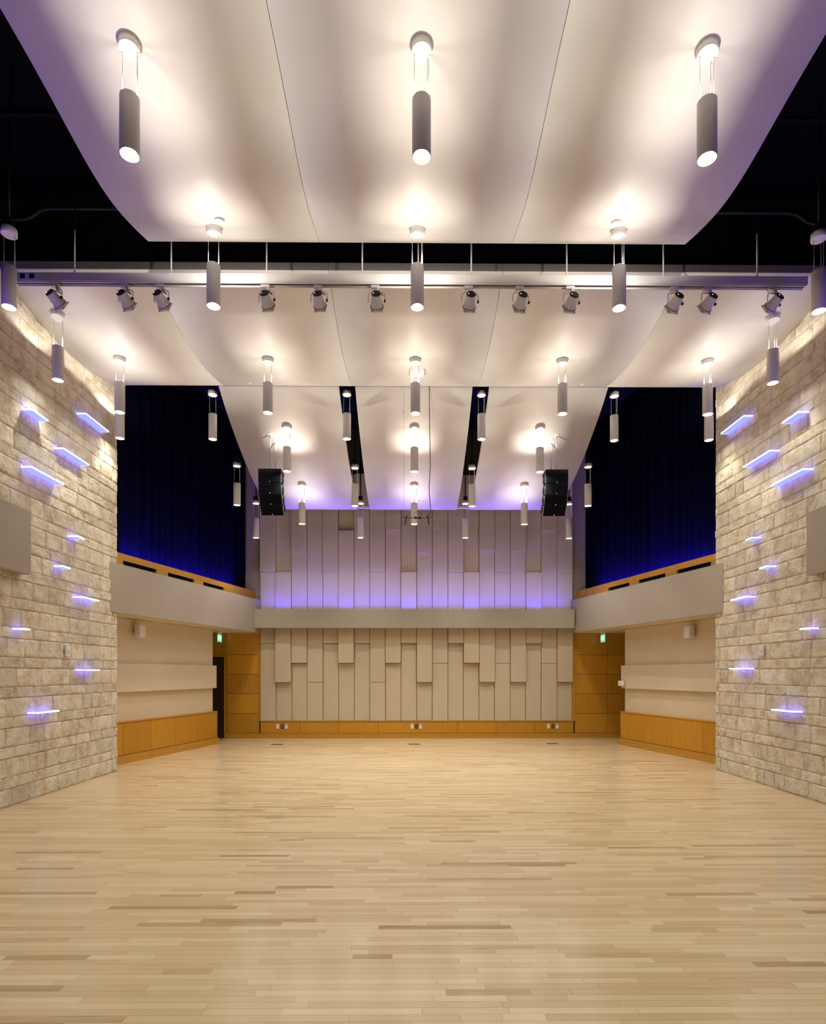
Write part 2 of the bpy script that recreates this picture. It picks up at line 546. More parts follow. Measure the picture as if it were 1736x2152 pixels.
door = MB().box(-5.76, -4.90, YB - 0.015, YB + 0.03, 0.008, 2.125).build('door_1', M['door'])
tag(door, 'dark brown door in the far left corner under the exit sign', kind='structure')
MB().box(-4.90, -4.855, YB - 0.035, YB + 0.05, 0, 2.16).build('door_jamb', M['wood'], door)
MB().box(-5.80, -5.76, YB - 0.035, YB + 0.05, 0, 2.16).build('door_jamb', M['wood'], door)
MB().box(-5.76, -4.90, YB - 0.035, YB + 0.05, 2.128, 2.16).build('door_head', M['wood'], door)
MB().box(-5.66, -5.53, YB - 0.075, YB - 0.055, 1.0, 1.02).box(-5.555, -5.535, YB - 0.06, YB - 0.015, 1.0, 1.02).build('handle', M['steel'], door)
MB().box(-5.72, -5.45, YB - 0.05, YB - 0.015, 2.03, 2.09).build('door_closer', M['steel'], door)

# wainscot along the far wall
wb = empty('wainscot_back'); tag(wb, 'low cherry wainscot along the foot of the far wall', kind='structure')
js = [-3.95, -2.913, -1.89, -0.862, 0.162, 1.188, 2.214, 3.249, 4.25]
for a, b in zip(js, js[1:]):
    MB().box(a + 0.003, b - 0.003, YB - 0.055, YB + 0.0, 0.135, 0.425).build('panel', M['wood'], wb, bevel=0.003)
MB().box(-3.95, 4.25, YB - 0.066, YB + 0.02, 0.435, 0.458).build('cap_rail', M['wood_h'], wb)
MB().box(-3.95, 4.25, YB - 0.045, YB - 0.01, 0.42, 0.44).build('shadow_reveal', M['joint'], wb)
bb = MB().box(-4.845, 6.25, YB - 0.062, YB - 0.02, 0.045, 0.128).build('baseboard_back', M['wood_h']); tag(bb, 'cherry baseboard under the far wainscot', kind='structure')
MB().box(-4.845, 6.25, YB - 0.085, YB - 0.02, 0.0, 0.045).build('shoe_moulding', M['wood_h'], bb)

# beam across the far wall
beam = MB().box(-4.06, 1.070, 14.95, 15.02, 2.86, 3.335).box(1.074, 4.17, 14.95, 15.02, 2.86, 3.335).build('trim_3', M['taupe'])
tag(beam, 'taupe beam crossing the far wall with blue light behind it', kind='structure')
MB().box(-4.06, 4.17, 15.02, YB - 0.2, 2.86, 2.90).build('soffit', M['taupe'], beam)
MB().box(-3.95, 4.1, 15.02, YB - 0.20, 3.25, 3.27).build('cove_shelf', M['white'], beam)

# ------------------------------------------------------------------ side alcoves, balconies, rails, curtains


def mirror_x(x, sx):
    return x if sx < 0 else 2 * XC - x


def side(sx):
    nm = 'left' if sx < 0 else 'right'
    k = 0.239
    dx = 0.0 if sx < 0 else 0.035

    def P(y, off, z):       # a point of the angled alcove line, off = metres behind its face
        x = -5.461 + k * (y - 10.877) - off
        return (mirror_x(x, sx) - sx * 0 + (dx if sx > 0 else 0), y, z)

    def prism(mb, y0, y1, o0, o1, z0, z1):
        mb.hexa([P(y0, o0, z0), P(y1, o0, z0), P(y1, o0, z1), P(y0, o0, z1), P(y0, o1, z0), P(y1, o1, z0), P(y1, o1, z1), P(y0, o1, z1)])
        return mb

    y0, y1 = 10.0, 14.12 if sx < 0 else 13.95
    w = prism(MB(), y0, y1 - 0.0, 0.10, 0.42, 0, 2.75).build('wall_%s_alcove' % nm, M['beige'])
    tag(w, 'beige wall of the recess under the %s balcony' % nm, kind='structure')
    prism(MB(), y0, y1, 0.005, 0.12, 1.345, 1.885).build('projecting_band', M['beige'], w, bevel=0.004)
    ws = empty('wainscot_' + nm); tag(ws, 'cherry wainscot in the recess under the %s balcony' % nm, kind='structure')
    joints = [10.0, 11.03, 11.81, 12.571, 13.341, y1] if sx < 0 else [10.0, 11.286, 12.18, 13.054, y1]
    for a, b in zip(joints, joints[1:]):
        prism(MB(), a + 0.003, b - 0.003, 0.0, 0.12, 0.158, 0.765).build('panel', M['wood'], ws, bevel=0.003)
    prism(MB(), y0, y1 + 0.01, -0.012, 0.12, 0.768, 0.792).build('cap_rail', M['wood_h'], ws)
    prism(MB(), y0, y1 + 0.03, -0.03, 0.12, 0.0, 0.150).build('kick_board', M['wood_h'], ws)
    prism(MB(), y1, y1 + 0.02, 0.0, 0.35, 0.155, 0.765).build('end_panel', M['wood'], ws)
    # corridor wall beyond the recess
    a, b = XC + sx * 6.32, XC + sx * 6.5
    c = MB().box(min(a, b), max(a, b), 13.9, YB, 0, 2.75).build('wall_%s_corridor' % nm, M['beige'])
    tag(c, 'beige corridor wall behind the %s recess' % nm, kind='structure')

    # balcony fascia, line from the stone face to the far wall
    def Q(y, off, z):
        x = -5.14 + 0.2285 * (y - 9.97) - off
        return (mirror_x(x, sx) + (0.0 if sx < 0 else 0.0), y, z)

    def qprism(mb, y0, y1, o0, o1, z0, z1):
        mb.hexa([Q(y0, o0, z0), Q(y1, o0, z0), Q(y1, o0, z1), Q(y0, o0, z1), Q(y0, o1, z0), Q(y1, o1, z0), Q(y1, o1, z1), Q(y0, o1, z1)])
        return mb

    fz0, fz1 = 2.755, 3.605
    fa = qprism(MB(), 9.985 if sx < 0 else 10.04, YB, 0.0, 0.06, fz0, fz1).build('trim_1' if sx < 0 else 'trim_2', M['taupe'])
    tag(fa, 'taupe balcony fascia running from the %s stone wall to the far wall' % nm, kind='structure')
    sf = MB().hexa([Q(10.33, 0.06, 2.755), Q(YB, 0.06, 2.755), Q(YB, 0.06, 2.80), Q(10.33, 0.06, 2.80),
                    (XC + sx * 6.6, 10.33, 2.755), (XC + sx * 6.6, YB, 2.755), (XC + sx * 6.6, YB, 2.80), (XC + sx * 6.6, 10.33, 2.80)])
    sf.build('soffit', M['beige'], fa)
    # timber rail with slots
    rl = empty('balcony_rail'); tag(rl, 'cherry balcony rail with three dark slots on the %s' % nm, 'rail')
    ys = 10.33
    qprism(MB(), ys, YB - 0.01, 0.17, 0.22, 3.725, 3.845).build('top_board', M['wood_h'], rl)
    sl = [(10.55, 11.46), (11.80, 12.68), (13.01, 13.85)]
    edges = [ys] + [e for s in sl for e in s] + [YB - 0.01]
    for i in range(0, len(edges), 2):
        qprism(MB(), edges[i], edges[i + 1], 0.17, 0.22, 3.5, 3.725).build('post', M['wood_h'], rl)
    for a, b in sl:
        qprism(MB(), a, b, 0.21, 0.23, 3.5, 3.74).build('slot_backing', M['dark'], rl)
    qprism(MB(), ys, YB - 0.01, 0.07, 0.6, 3.44, 3.5).build('ledge', M['dark'], rl)
    # curtain
    mb = MB(); n = 420; rows = [3.52, 4.4, 5.6, 7.0, 8.05]
    r = random.Random(5 + sx)
    ph = 0.0; offs = []
    for i in range(n + 1):
        ph += (0.32 + 0.14 * math.sin(i * 0.05 + sx) + r.uniform(-0.02, 0.02))
        s = math.sin(ph)
        offs.append(0.085 * (abs(s) ** 0.6) * (1 if s > 0 else -1))
    ya, yb = 9.6, 15.30
    for z in rows:
        for i in range(n + 1):
            yy = ya + (yb - ya) * i / n
            mb.v.append(Q(yy, 0.47 - offs[i] * (1 - 0.25 * (z > 7.5)), z))
    for j in range(len(rows) - 1):
        for i in range(n):
            a = j * (n + 1) + i
            mb.f.append((a, a + 1, a + n + 2, a + n + 1)); mb.s.append(True)
    cu = mb.build('curtain', M['curtain'])
    tag(cu, 'black pleated curtain above the %s balcony rail, blue light at its hem' % nm, 'curtain', 'black balcony curtains')
    # near balcony fascia seen at the frame edge
    a, b = XC + sx * 5.12, XC + sx * 5.24
    f2 = MB().box(min(a, b), max(a, b), -2.0, 7.727, 2.995, 3.825).build('trim_4' if sx < 0 else 'trim_5', M['taupe'])
    tag(f2, 'taupe balcony fascia end at the %s edge of the view' % nm, kind='structure')
    a, b = XC + sx * 5.24, XC + sx * 6.6
    MB().box(min(a, b), max(a, b), -2.0, 7.04, 2.995, 3.05).build('soffit', M['beige'], f2)


side(-1); side(1)

# ------------------------------------------------------------------ ceiling clouds
C1 = [(1.8, 6.76), (2.8, 6.72), (3.3, 6.70), (3.8, 6.67), (4.3, 6.632), (4.76, 6.595), (5.17, 6.53), (5.58, 6.472), (5.85, 6.463), (6.26, 6.535), (6.55, 6.62), (6.8, 6.70)]
C3 = [(10.2, 6.745), (10.5, 6.56), (10.9, 6.36), (11.6, 6.07), (12.4, 5.82), (13.2, 5.65), (13.85, 5.57)]


def spline(P):
    n = len(P); ys = [p[0] for p in P]; zs = [p[1] for p in P]
    m = []
    for i in range(n):
        a = max(i - 1, 0); b = min(i + 1, n - 1)
        m.append((zs[b] - zs[a]) / (ys[b] - ys[a]))

    def f(y):
        i = 0
        while i < n - 2 and y > ys[i + 1]:
            i += 1
        h = ys[i + 1] - ys[i]; t = (y - ys[i]) / h
        return ((2 * t ** 3 - 3 * t ** 2 + 1) * zs[i] + (t ** 3 - 2 * t ** 2 + t) * h * m[i]
                + (-2 * t ** 3 + 3 * t ** 2) * zs[i + 1] + (t ** 3 - t ** 2) * h * m[i + 1])
    return f


c1z, c3z = spline(C1), spline(C3)


def smooth_c1(y):      # gentle average so the spline has no kinks
    return sum(c1z(min(max(y + d, 1.8), 6.8)) for d in (-0.3, -0.2, -0.1, 0, 0.1, 0.2, 0.3)) / 7 if 2.1 < y < 6.5 else c1z(y)


def cloud_panel(x0, x1, ya, yb, zf, parent, n=48, th=0.095):
    v = []; f = []; s = []; mi = []
    for i in range(n + 1):
        yy = ya + (yb - ya) * i / n
        z = zf(yy)
        v += [(x0, yy, z), (x1, yy, z), (x1, yy, z + th), (x0, yy, z + th)]
    for i in range(n):
        a = 4 * i; b = a + 4
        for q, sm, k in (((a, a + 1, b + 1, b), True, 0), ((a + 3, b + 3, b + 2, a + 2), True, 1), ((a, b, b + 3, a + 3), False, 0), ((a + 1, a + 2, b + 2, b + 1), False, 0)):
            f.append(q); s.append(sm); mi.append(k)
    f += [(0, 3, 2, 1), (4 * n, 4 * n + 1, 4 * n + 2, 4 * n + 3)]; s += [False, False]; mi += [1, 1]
    me = bpy.data.meshes.new('panel'); me.from_pydata(v, [], f)
    me.polygons.foreach_set('use_smooth', s)
    me.materials.append(M['cloud']); me.materials.append(M['cloud_edge_shaded'])
    me.polygons.foreach_set('material_index', mi)
    bm = bmesh.new(); bm.from_mesh(me); bmesh.ops.recalc_face_normals(bm, faces=bm.faces); bm.to_mesh(me); bm.free()
    return link(me, 'panel', parent)


g = 0.0025
cl = empty('ceiling_cloud', (0, 0, 0)); tag(cl, 'nearest curved white ceiling cloud, made of three panels, six pendants under it', 'ceiling cloud')
for a, b in ((-3.05, -1.066), (-1.066, 1.162), (1.162, 3.19)):
    cloud_panel(a + g, b - g, 2.2, 6.80, smooth_c1, cl)
cl = empty('ceiling_cloud', (0, 0, 0)); tag(cl, 'middle curved white ceiling cloud between the stone walls, behind the track lights', 'ceiling cloud')
ed = [XL - 0.05, -3.255, -1.035, 1.139, 3.385, XR + 0.05]
for a, b in zip(ed, ed[1:]):
    cloud_panel(a + g, b - g, 7.30, 10.20, cloud2_z, cl)
cl = empty('ceiling_cloud', (0, 0, 0)); tag(cl, 'far white ceiling cloud cut by two dark slots before the panelled wall', 'ceiling cloud')
for a, b in ((-3.37, -1.277), (-0.987, 1.069), (1.367, 3.45)):
    cloud_panel(a, b, 10.245, 13.85, c3z, cl)
for a, b in ((-1.277, -0.987), (1.069, 1.367)):
    MB().box(a + 0.002, b - 0.002, 13.80, 13.86, c3z(13.8) + 0.02, c3z(13.8) + 0.06).build('bridge_strip', M['cloud'], cl)

# ------------------------------------------------------------------ pendants
TL = 0.45; TR = 0.0735; CR = 0.0805; CH = 0.068
tube_mesh = MB().lathe([(TR - 0.004, 0.0), (TR, 0.003), (TR, TL - 0.004), (TR - 0.003, TL), (TR - 0.006, TL), (TR - 0.006, TL - 0.03), (0.004, TL - 0.032)], 32, close=False).mesh('tube', M['silver'])
refl_mesh = MB().lathe([(TR - 0.0045, 0.0), (TR - 0.006, 0.002), (TR - 0.014, 0.060), (0.05, 0.068)], 32, close=False).mesh('reflector', M['reflector'])
lens_mesh = MB().lathe([(0.052, 0.0), (0.052, 0.006)], 24).mesh('lens', M['lens'])
canopy_mesh = MB().lathe([(CR - 0.003, -CH), (CR, -CH + 0.003), (CR, 0.0)], 32).mesh('canopy', M['white'])
cable_mesh = MB().lathe([(0.0024, 0.0), (0.0024, 1.0)], 8).mesh('cable', M['white'])
jbox_mesh = MB().box(-0.045, 0.045, -0.045, 0.045, 0.0, 0.10).mesh('junction_box', M['black'])
stem_mesh = MB().lathe([(0.012, 0.0), (0.012, 1.0)], 10).mesh('stem', M['black'])
down = bpy.data.lights.new('downlight', 'SPOT'); down.energy = DOWN_W; down.color = WARM
down.spot_size = math.radians(165); down.spot_blend = 0.25; down.shadow_soft_size = 0.035
upl = bpy.data.lights.new('uplight', 'SPOT'); upl.energy = UP_W; upl.color = (1.0, 0.95, 0.84)
upl.spot_size = math.radians(172); upl.spot_blend = 0.2; upl.shadow_soft_size = 0.02


def distribution(light, stops, top):
    """photometric curve of a luminaire: relative intensity against the angle off its axis (degrees)"""
    light.use_nodes = True
    nt = light.node_tree; N = nt.nodes; L = nt.links
    em = next(n for n in N if n.type == 'EMISSION')
    tc = N.new('ShaderNodeTexCoord'); sp = N.new('ShaderNodeSeparateXYZ'); L.new(tc.outputs['Normal'], sp.inputs[0])
    ab = N.new('ShaderNodeMath'); ab.operation = 'ABSOLUTE'; L.new(sp.outputs[2], ab.inputs[0])
    ac = N.new('ShaderNodeMath'); ac.operation = 'ARCCOSINE'; L.new(ab.outputs[0], ac.inputs[0])
    mr = N.new('ShaderNodeMapRange'); mr.inputs['From Max'].default_value = math.pi / 2; L.new(ac.outputs[0], mr.inputs['Value'])
    cr = ramp(N, [(a / 90, (v, v, v)) for a, v in stops])
    L.new(mr.outputs[0], cr.inputs['Fac'])
    ml = N.new('ShaderNodeMath'); ml.operation = 'MULTIPLY'; ml.inputs[1].default_value = top
    L.new(cr.outputs['Color'], ml.inputs[0]); L.new(ml.outputs[0], em.inputs['Strength'])


# narrow beam with a little spill; the uplight is a wide batwing that spreads over the cloud
distribution(down, [(0, 1.0), (34, 0.95), (44, 0.40), (50, 0.13), (75, 0.085), (86, 0.0)], 1.0)
distribution(upl, [(0, 0.16), (20, 0.20), (40, 0.30), (55, 0.54), (66, 0.84), (76, 0.84), (84, 0.35), (89, 0.0)], 6.0)


upn = bpy.data.lights.new('canopy_wash', 'SPOT'); upn.energy = UP_W * 1.4; upn.color = (1.0, 0.95, 0.84)
upn.spot_size = math.radians(31); upn.spot_blend = 0.6; upn.shadow_soft_size = 0.02


downlow = down.copy(); downlow.energy = DOWN_W * 0.5
upnear = upl.copy(); upnear.energy = UP_W * 1.22     # the large lamps of the nearest cloud
uplow = upl.copy(); uplow.energy = UP_W * 0.5       # dimmer lamps beside the stone walls


def pendant(x, y, zc, ztop, slope, label, hung='cloud', up=None, dim=False):
    r = empty('pendant_light', (x, y, zc)); tag(r, label, 'pendant light', 'white cylinder pendants')
    link(canopy_mesh, 'canopy', r, rot=(math.atan(slope), 0, 0))
    zt = ztop - zc
    link(tube_mesh, 'tube', r, (0, 0, zt - TL))
    link(refl_mesh, 'reflector', r, (0, 0, zt - TL))
    link(lens_mesh, 'lens', r, (0, 0, zt - TL + 0.064))
    for a in (180, 35, 5):
        ax, ay = 0.056 * math.cos(math.radians(a)), 0.056 * math.sin(math.radians(a))
        top = -CH + slope * ay + 0.004
        link(cable_mesh, 'cable', r, (ax, ay, zt - 0.03), scale=(1, 1, top - zt + 0.03))
    if hung == 'stem':
        link(jbox_mesh, 'junction_box', r, (0, 0, 0.0))
        link(stem_mesh, 'stem', r, (0, 0, 0.09), scale=(1, 1, 8.1 - zc - 0.09))
    l = bpy.data.objects.new('downlight', downlow if dim or up is uplow else down); C.objects.link(l); l.parent = r; l.location = (0, 0, zt - TL + 0.004)
    if up is None: up = upn
    if up:
        l = bpy.data.objects.new('uplight', up); C.objects.link(l); l.parent = r; l.location = (0, 0, zt + 0.004); l.rotation_euler = (math.pi, 0, 0)
    return r


def slope_of(f, y):
    return (f(y + 0.03) - f(y - 0.03)) / 0.06


def on_cloud(f, x, y, ztop, label, soft=False):
    pendant(x, y, f(y) + 0.004, ztop, slope_of(f, y), label, up=uplow if soft else (upnear if f is smooth_c1 else upl))


for x, t in ((-2.198, 'left'), (0.078, 'middle'), (2.321, 'right')):
    on_cloud(smooth_c1, x, 4.58, 6.19, 'large white pendant, %s one of the nearest row of three' % t)
for x, t in ((-2.203, 'left'), (0.064, 'middle'), (2.321, 'right')):
    on_cloud(smooth_c1, x * 0.985, 6.43, 6.17, 'white pendant at the far edge of the nearest cloud, %s of three' % t)
for x, t in ((-4.467, 'left'), (4.569, 'right')):
    pendant(x, 6.53, 6.63, 6.21, 0, 'white pendant hung from the dark ceiling at the %s edge of the view' % t, 'stem', up=False, dim=True)
for x, t in ((-4.78, 'left'), (4.93, 'right')):
    on_cloud(cloud2_z, x, 7.95, 6.11, 'white pendant close to the %s stone wall under the outermost track spotlight' % t, True)
for x, t in ((-4.43, 'far left, beside the stone wall'), (-2.186, 'second from the left'), (0.058, 'middle one, before the white box'),
             (2.303, 'second from the right'), (4.53, 'far right, beside the stone wall')):
    on_cloud(cloud2_z, x, 8.92, 6.11, 'white pendant in the middle cloud row of five, %s' % t)
for x, t in ((-4.905, 'left'), (5.04, 'right')):
    on_cloud(cloud2_z, x, 9.88, 6.10, 'white pendant at the %s stone corner, mostly behind a nearer pendant' % t, True)
for x, t in ((-1.171, 'left slot'), (1.268, 'right slot')):
    pendant(x, 10.6, 6.80, 6.39, 0, 'nearest white pendant in the %s of the far cloud' % t, 'stem')
for x, t in ((-3.592, 'left'), (3.681, 'right')):
    pendant(x, 10.6, 6.79, 6.375, 0, 'highest of three white pendants before the %s curtain' % t, 'stem')
for x, t in ((-2.335, 'left one, beside the speaker array'), (0.054, 'middle one'), (2.415, 'right one, beside the speaker array')):
    on_cloud(c3z, x, 11.0, 5.94, 'white pendant in the nearer row on the far cloud, %s' % t)
for x, t in ((-1.179, 'left slot'), (1.261, 'right slot')):
    pendant(x, 12.2, 6.035, 5.635, 0, 'second white pendant in the %s of the far cloud' % t, 'stem')
for x, t in ((-3.631, 'left'), (3.688, 'right')):
    pendant(x, 12.2, 6.07, 5.647, 0, 'middle of three white pendants before the %s curtain' % t, 'stem')
for x, t in ((-2.355, 'left one'), (0.057, 'middle one, behind the microphones'), (2.43, 'right one')):
    on_cloud(c3z, x, 12.6, 5.36, 'white pendant in the farther row on the far cloud, %s' % t)
for x, t in ((-1.186, 'left slot'), (1.254, 'right slot')):
    pendant(x, 13.64, 5.715, 5.307, 0, 'farthest white pendant in the %s, before the panelled wall' % t, 'stem')
for x, t in ((-3.618, 'left'), (3.678, 'right')):
    pendant(x, 13.64, 5.71, 5.30, 0, 'lowest white pendant on the %s, just behind the speaker array' % t, 'stem')
# rows over and behind the viewer that light the near floor
for x, t in ((-2.2, 'left'), (0.07, 'middle'), (2.32, 'right')):
    on_cloud(smooth_c1, x, 2.6, 6.19, 'white pendant over the viewer, %s one of the front row' % t)
    pendant(x, 0.3, 6.75, 6.19, 0, 'white pendant over the viewer, %s one of the rear row' % t, 'stem', up=False)

# ------------------------------------------------------------------ lighting track and its spotlights
tr = empty('lighting_track', (0, 7.0, 6.39)); tag(tr, 'long grey lighting track hung on rods before the middle cloud', 'lighting track')
MB().box(-4.70, 4.72, -0.045, 0.045, -0.045, 0.055).build('channel', M['silver'], tr, bevel=0.004)
MB().box(-4.70, 4.72, -0.012, 0.012, -0.050, -0.045).build('track_slot', M['joint'], tr)
MB().box(-4.70, 4.72, -0.042, -0.03, -0.062, -0.045).box(-4.70, 4.72, 0.03, 0.042, -0.062, -0.045).build('track_lip', M['silver'], tr)
rod_mesh = MB().lathe([(0.009, 0.0), (0.009, 0.53)], 10).mesh('rod', M['silver'])
upper_mesh = MB().lathe([(0.006, 0.53), (0.006, 1.655)], 10).mesh('rod_top_shaded', M['dark'])  # upper part of each rod, coloured black and thinned to fade into the dark
for x in (-4.011, -2.865, -1.729, -0.589, 0.08, 0.715, 1.859, 3.021, 4.151):
    link(upper_mesh, 'rod_top_shaded', link(rod_mesh, 'rod', tr, (x, 0, 0.055)))
for x in (-4.60, -4.49):
    MB().box(x - 0.028, x + 0.028, -0.052, -0.045, -0.02, 0.03).build('label_plate', M['plate_black'], tr)
MB().box(4.72, 4.735, -0.047, 0.047, -0.05, 0.056).build('end_cap', M['silver'], tr)

R0, R1 = 0.060, 0.088
spot_parts = []
adapter = MB().box(-0.065, 0.035, -0.025, 0.025, -0.03, 0.0).box(0.0, 0.035, -0.02, 0.02, -0.06, -0.03).mesh('adapter', M['silver'])
yk = [(-0.10, 0, -0.19), (-0.10, 0, -0.11), (-0.088, 0, -0.085), (-0.06, 0, -0.07), (0, 0, -0.066), (0.06, 0, -0.07), (0.088, 0, -0.085), (0.10, 0, -0.11), (0.10, 0, -0.19)]
yoke = MB().tube(yk, 0.006, 8).mesh('yoke', M['silver'])
body_m = MB().lathe([(0.050, -0.125), (0.062, -0.120), (0.066, -0.10), (0.078, 0.02), (0.092, 0.045), (0.094, 0.085), (0.088, 0.095)], 28).mesh('body', M['silver'])
rear_m = MB().lathe([(0.054, 0.0), (0.064, 0.006), (0.066, 0.022)], 24).mesh('rear_cap', M['plate_black'])
vent = MB()
for i in range(20):
    a = 2 * math.pi * i / 20
    mt = Matrix.Rotation(a, 4, 'Z')
    vent.box(0.0915, 0.0955, -0.006, 0.006, 0.050, 0.080, mt)
vent_m = vent.mesh('vent', M['plate_black'])
frame_m = MB().box(-0.085, 0.085, -0.085, 0.085, 0.095, 0.108).box(-0.02, 0.02, -0.112, -0.085, 0.095, 0.108).mesh('gel_frame', M['silver'])
knob_m = MB().lathe([(0.02, 0.0), (0.022, 0.006), (0.018, 0.022)], 12).mesh('knob', M['plate_black'])
led_m = MB().lathe([(0.0055, 0.0), (0.0055, 0.003)], 10).mesh('indicator_led', M['led'])
cord_m = MB().tube([(0.02, 0.0, -0.055), (0.035, -0.01, -0.09), (0.06, -0.02, -0.10), (0.075, -0.03, -0.13), (0.05, -0.06, -0.125), (0.0, -0.09, -0.115), (-0.02, -0.10, -0.12)], 0.0045, 8).mesh('cord', M['conduit'])
aims = [(-4.248, 24), (-3.424, 15), (-3.0, 13), (-1.749, 8), (-1.125, 5), (-0.438, 1), (0.678, -4), (1.288, -9), (1.893, -10), (3.141, -14), (3.542, -17), (4.329, -22)]
ordn = ['outermost left', 'second from left', 'third from left', 'fourth from left', 'fifth from left', 'just left of the middle pendant',
        'just right of the middle pendant', 'fifth from right', 'fourth from right', 'third from right', 'second from right', 'outermost right']
for (x, pan), t in zip(aims, ordn):
    r = empty('spotlight', (x + 0.02, 7.0, 6.326)); tag(r, 'silver spotlight on the lighting track, %s' % t, 'spotlight', 'track spotlights')
    link(adapter, 'adapter', r)
    link(yoke, 'yoke', r, (0.0, 0, 0.0), (0, 0, math.radians(-pan)))
    # beam axis (local +z of the body) tilts 62 degrees from straight down towards the far wall
    rot = Matrix.Rotation(math.radians(-pan), 4, 'Z') @ Matrix.Rotation(math.radians(180 + 62), 4, 'X')
    mm = Matrix.Translation((0, 0, -0.185)) @ rot @ Matrix.Diagonal((0.84, 0.84, 0.80, 1))
    b = link(body_m, 'body', r); b.matrix_local = mm
    for me, nme, lo in ((rear_m, 'rear_cap', Matrix.Translation((0, 0, -0.132))), (vent_m, 'vent', Matrix()), (frame_m, 'gel_frame', Matrix()),
                        (knob_m, 'knob', Matrix.Translation((0.105, 0, -0.01)) @ Matrix.Rotation(math.radians(90), 4, 'Y')),
                        (led_m, 'indicator_led', Matrix.Translation((-0.038, 0.012, -0.136)))):
        q = link(me, nme, b); q.matrix_local = lo
    link(cord_m, 'cord', r)

# ------------------------------------------------------------------ lit fins on the stone walls
FL = [(7.736, 8.084, 5.17), (9.012, 9.693, 5.683), (8.429, 9.112, 4.926), (7.723, 8.448, 4.412), (8.541, 8.974, 3.748), (8.191, 8.612, 3.235),
      (8.672, 9.396, 2.857), (7.36, 7.702, 2.273), (8.733, 9.41, 1.751), (7.645, 8.334, 1.168)]
FR = [(7.876, 8.225, 5.236), (9.176, 9.865, 5.755), (8.502, 9.196, 4.953), (7.785, 8.496, 4.431), (8.712, 9.136, 3.787), (8.341, 8.772, 3.277),
      (8.857, 9.565, 2.898), (7.483, 7.853, 2.295), (8.906, 9.607, 1.774), (7.785, 8.48, 1.17)]
WH = ['short and wide, second highest', 'highest, nearest the corner', 'third from the top', 'long, fourth from the top',
      'short, fifth from the top', 'short, sixth from the top', 'long, seventh from the top', 'short, at the frame edge',
      'second from the floor', 'lowest']
for sd, xf, sx, lst in (('left', XL, 1, FL), ('right', XR, -1, FR)):
    for n, ((a, b, z), t) in enumerate(zip(lst, WH)):
        a, b = (a, b) if n < 4 else (a * 1.028, b)
        xe = xf + sx * 0.15
        r = MB().box(min(xf - sx * 0.01, xe - sx * 0.006), max(xf - sx * 0.01, xe - sx * 0.006), a + 0.004, b - 0.004, z - 0.009, z + 0.009).build('light_fin', M['fin'])
        tag(r, 'blue lit fin on the %s stone wall, %s' % (sd, t), 'wall light', 'blue light fins')
        e = MB()
        for x0, x1, ya, yb in ((xe - sx * 0.006, xe, a, b), (xf, xe - sx * 0.006, a, a + 0.004), (xf, xe - sx * 0.006, b - 0.004, b)):
            e.box(min(x0, x1), max(x0, x1), ya, yb, z - 0.011, z + 0.011)
        e.build('lit_edge', M['fin_edge'], r)
        for dz in (-0.02, 0.02):
            l = strip('fin_led', (xf + sx * 0.075, a, z + dz), (xf + sx * 0.075, b, z + dz), (-sx, 0, dz * 12), 0.01, FIN_W * (b - a), (0.22, 0.12, 1.0))
            l.parent = r

# ------------------------------------------------------------------ speaker arrays


def array(xc, sx):
    nm = 'left' if sx < 0 else 'right'
    r = empty('speaker_array', (xc, 11.1, 5.575)); tag(r, 'black array of four speaker boxes hung from the %s side of the far cloud' % nm, 'speaker', 'line arrays')
    W = 0.215
    MB().box(-W, W, 0.0, 0.30, -0.065, 0.0).build('top_frame', M['black'], r, bevel=0.004)
    y, z = -0.005, -0.072
    for i, (th, h) in enumerate(((3, 0.205), (11, 0.205), (24, 0.205), (38, 0.205))):
        a = math.radians(th)
        mt = Matrix.Translation((0, y, z)) @ Matrix.Rotation(a, 4, 'X')
        tp = 0.028
        mb = MB().hexa([tuple(mt @ Vector(p)) for p in ((-W, 0, -h + 0.004), (W, 0, -h + 0.004), (W, 0, 0), (-W, 0, 0),
                                                       (-W * 0.94, 0.27, -h + 0.03), (W * 0.94, 0.27, -h + 0.03), (W * 0.94, 0.27, -0.02), (-W * 0.94, 0.27, -0.02))])
        bx = mb.build('speaker_box', M['black'], r, bevel=0.006)
        g = MB().box(-W + 0.015, W - 0.015, -0.006, 0.0, -h + 0.018, -0.014, mt).build('grille', M['dark'], bx)
        for s in (-1, 1):
            hm = mt @ Matrix.Translation((s * (W - 0.004), 0.12, -h / 2)) @ Matrix.Rotation(math.radians(90 * s), 4, 'Y')
            MB().lathe([(0.085, 0.0), (0.075, 0.018), (0.045, 0.024)], 18, hm).build('side_handle', M['black'], bx)
            MB().box(s * W - 0.008, s * W + 0.008, 0.015, 0.04, -h + 0.02, -0.02, mt).build('rigging_bar', M['steel'], bx)
        MB().lathe([(0.004, 0), (0.004, 0.004)], 8, mt @ Matrix.Translation((0, -0.006, -h + 0.03)) @ Matrix.Rotation(math.radians(90), 4, 'X')).build('badge', M['led'], bx)
        y += h * math.sin(a); z -= h * math.cos(a)
    for (x, yy) in ((-sx * -0.0, 0.06), (-sx * 0.06, 0.23)):
        zt = c3z(11.1 + yy) - 5.575
        MB().tube([(x, yy, 0.05), (x, yy, zt + 0.02)], 0.010, 10).build('rod', M['silver'], r)
        MB().tube([(x, yy, 0.0), (x - 0.028, yy, 0.02), (x - 0.02, yy, 0.05), (x, yy, 0.06), (x + 0.02, yy, 0.05), (x + 0.028, yy, 0.02), (x, yy, 0.0)], 0.006, 8).build('shackle', M['steel'], r)
        MB().lathe([(0.045, -0.012), (0.045, 0.002)], 20, Matrix.Translation((x, yy, zt)) @ Matrix.Rotation(math.atan(slope_of(c3z, 11.1 + yy)), 4, 'X')).build('ceiling_rosette', M['white'], r)


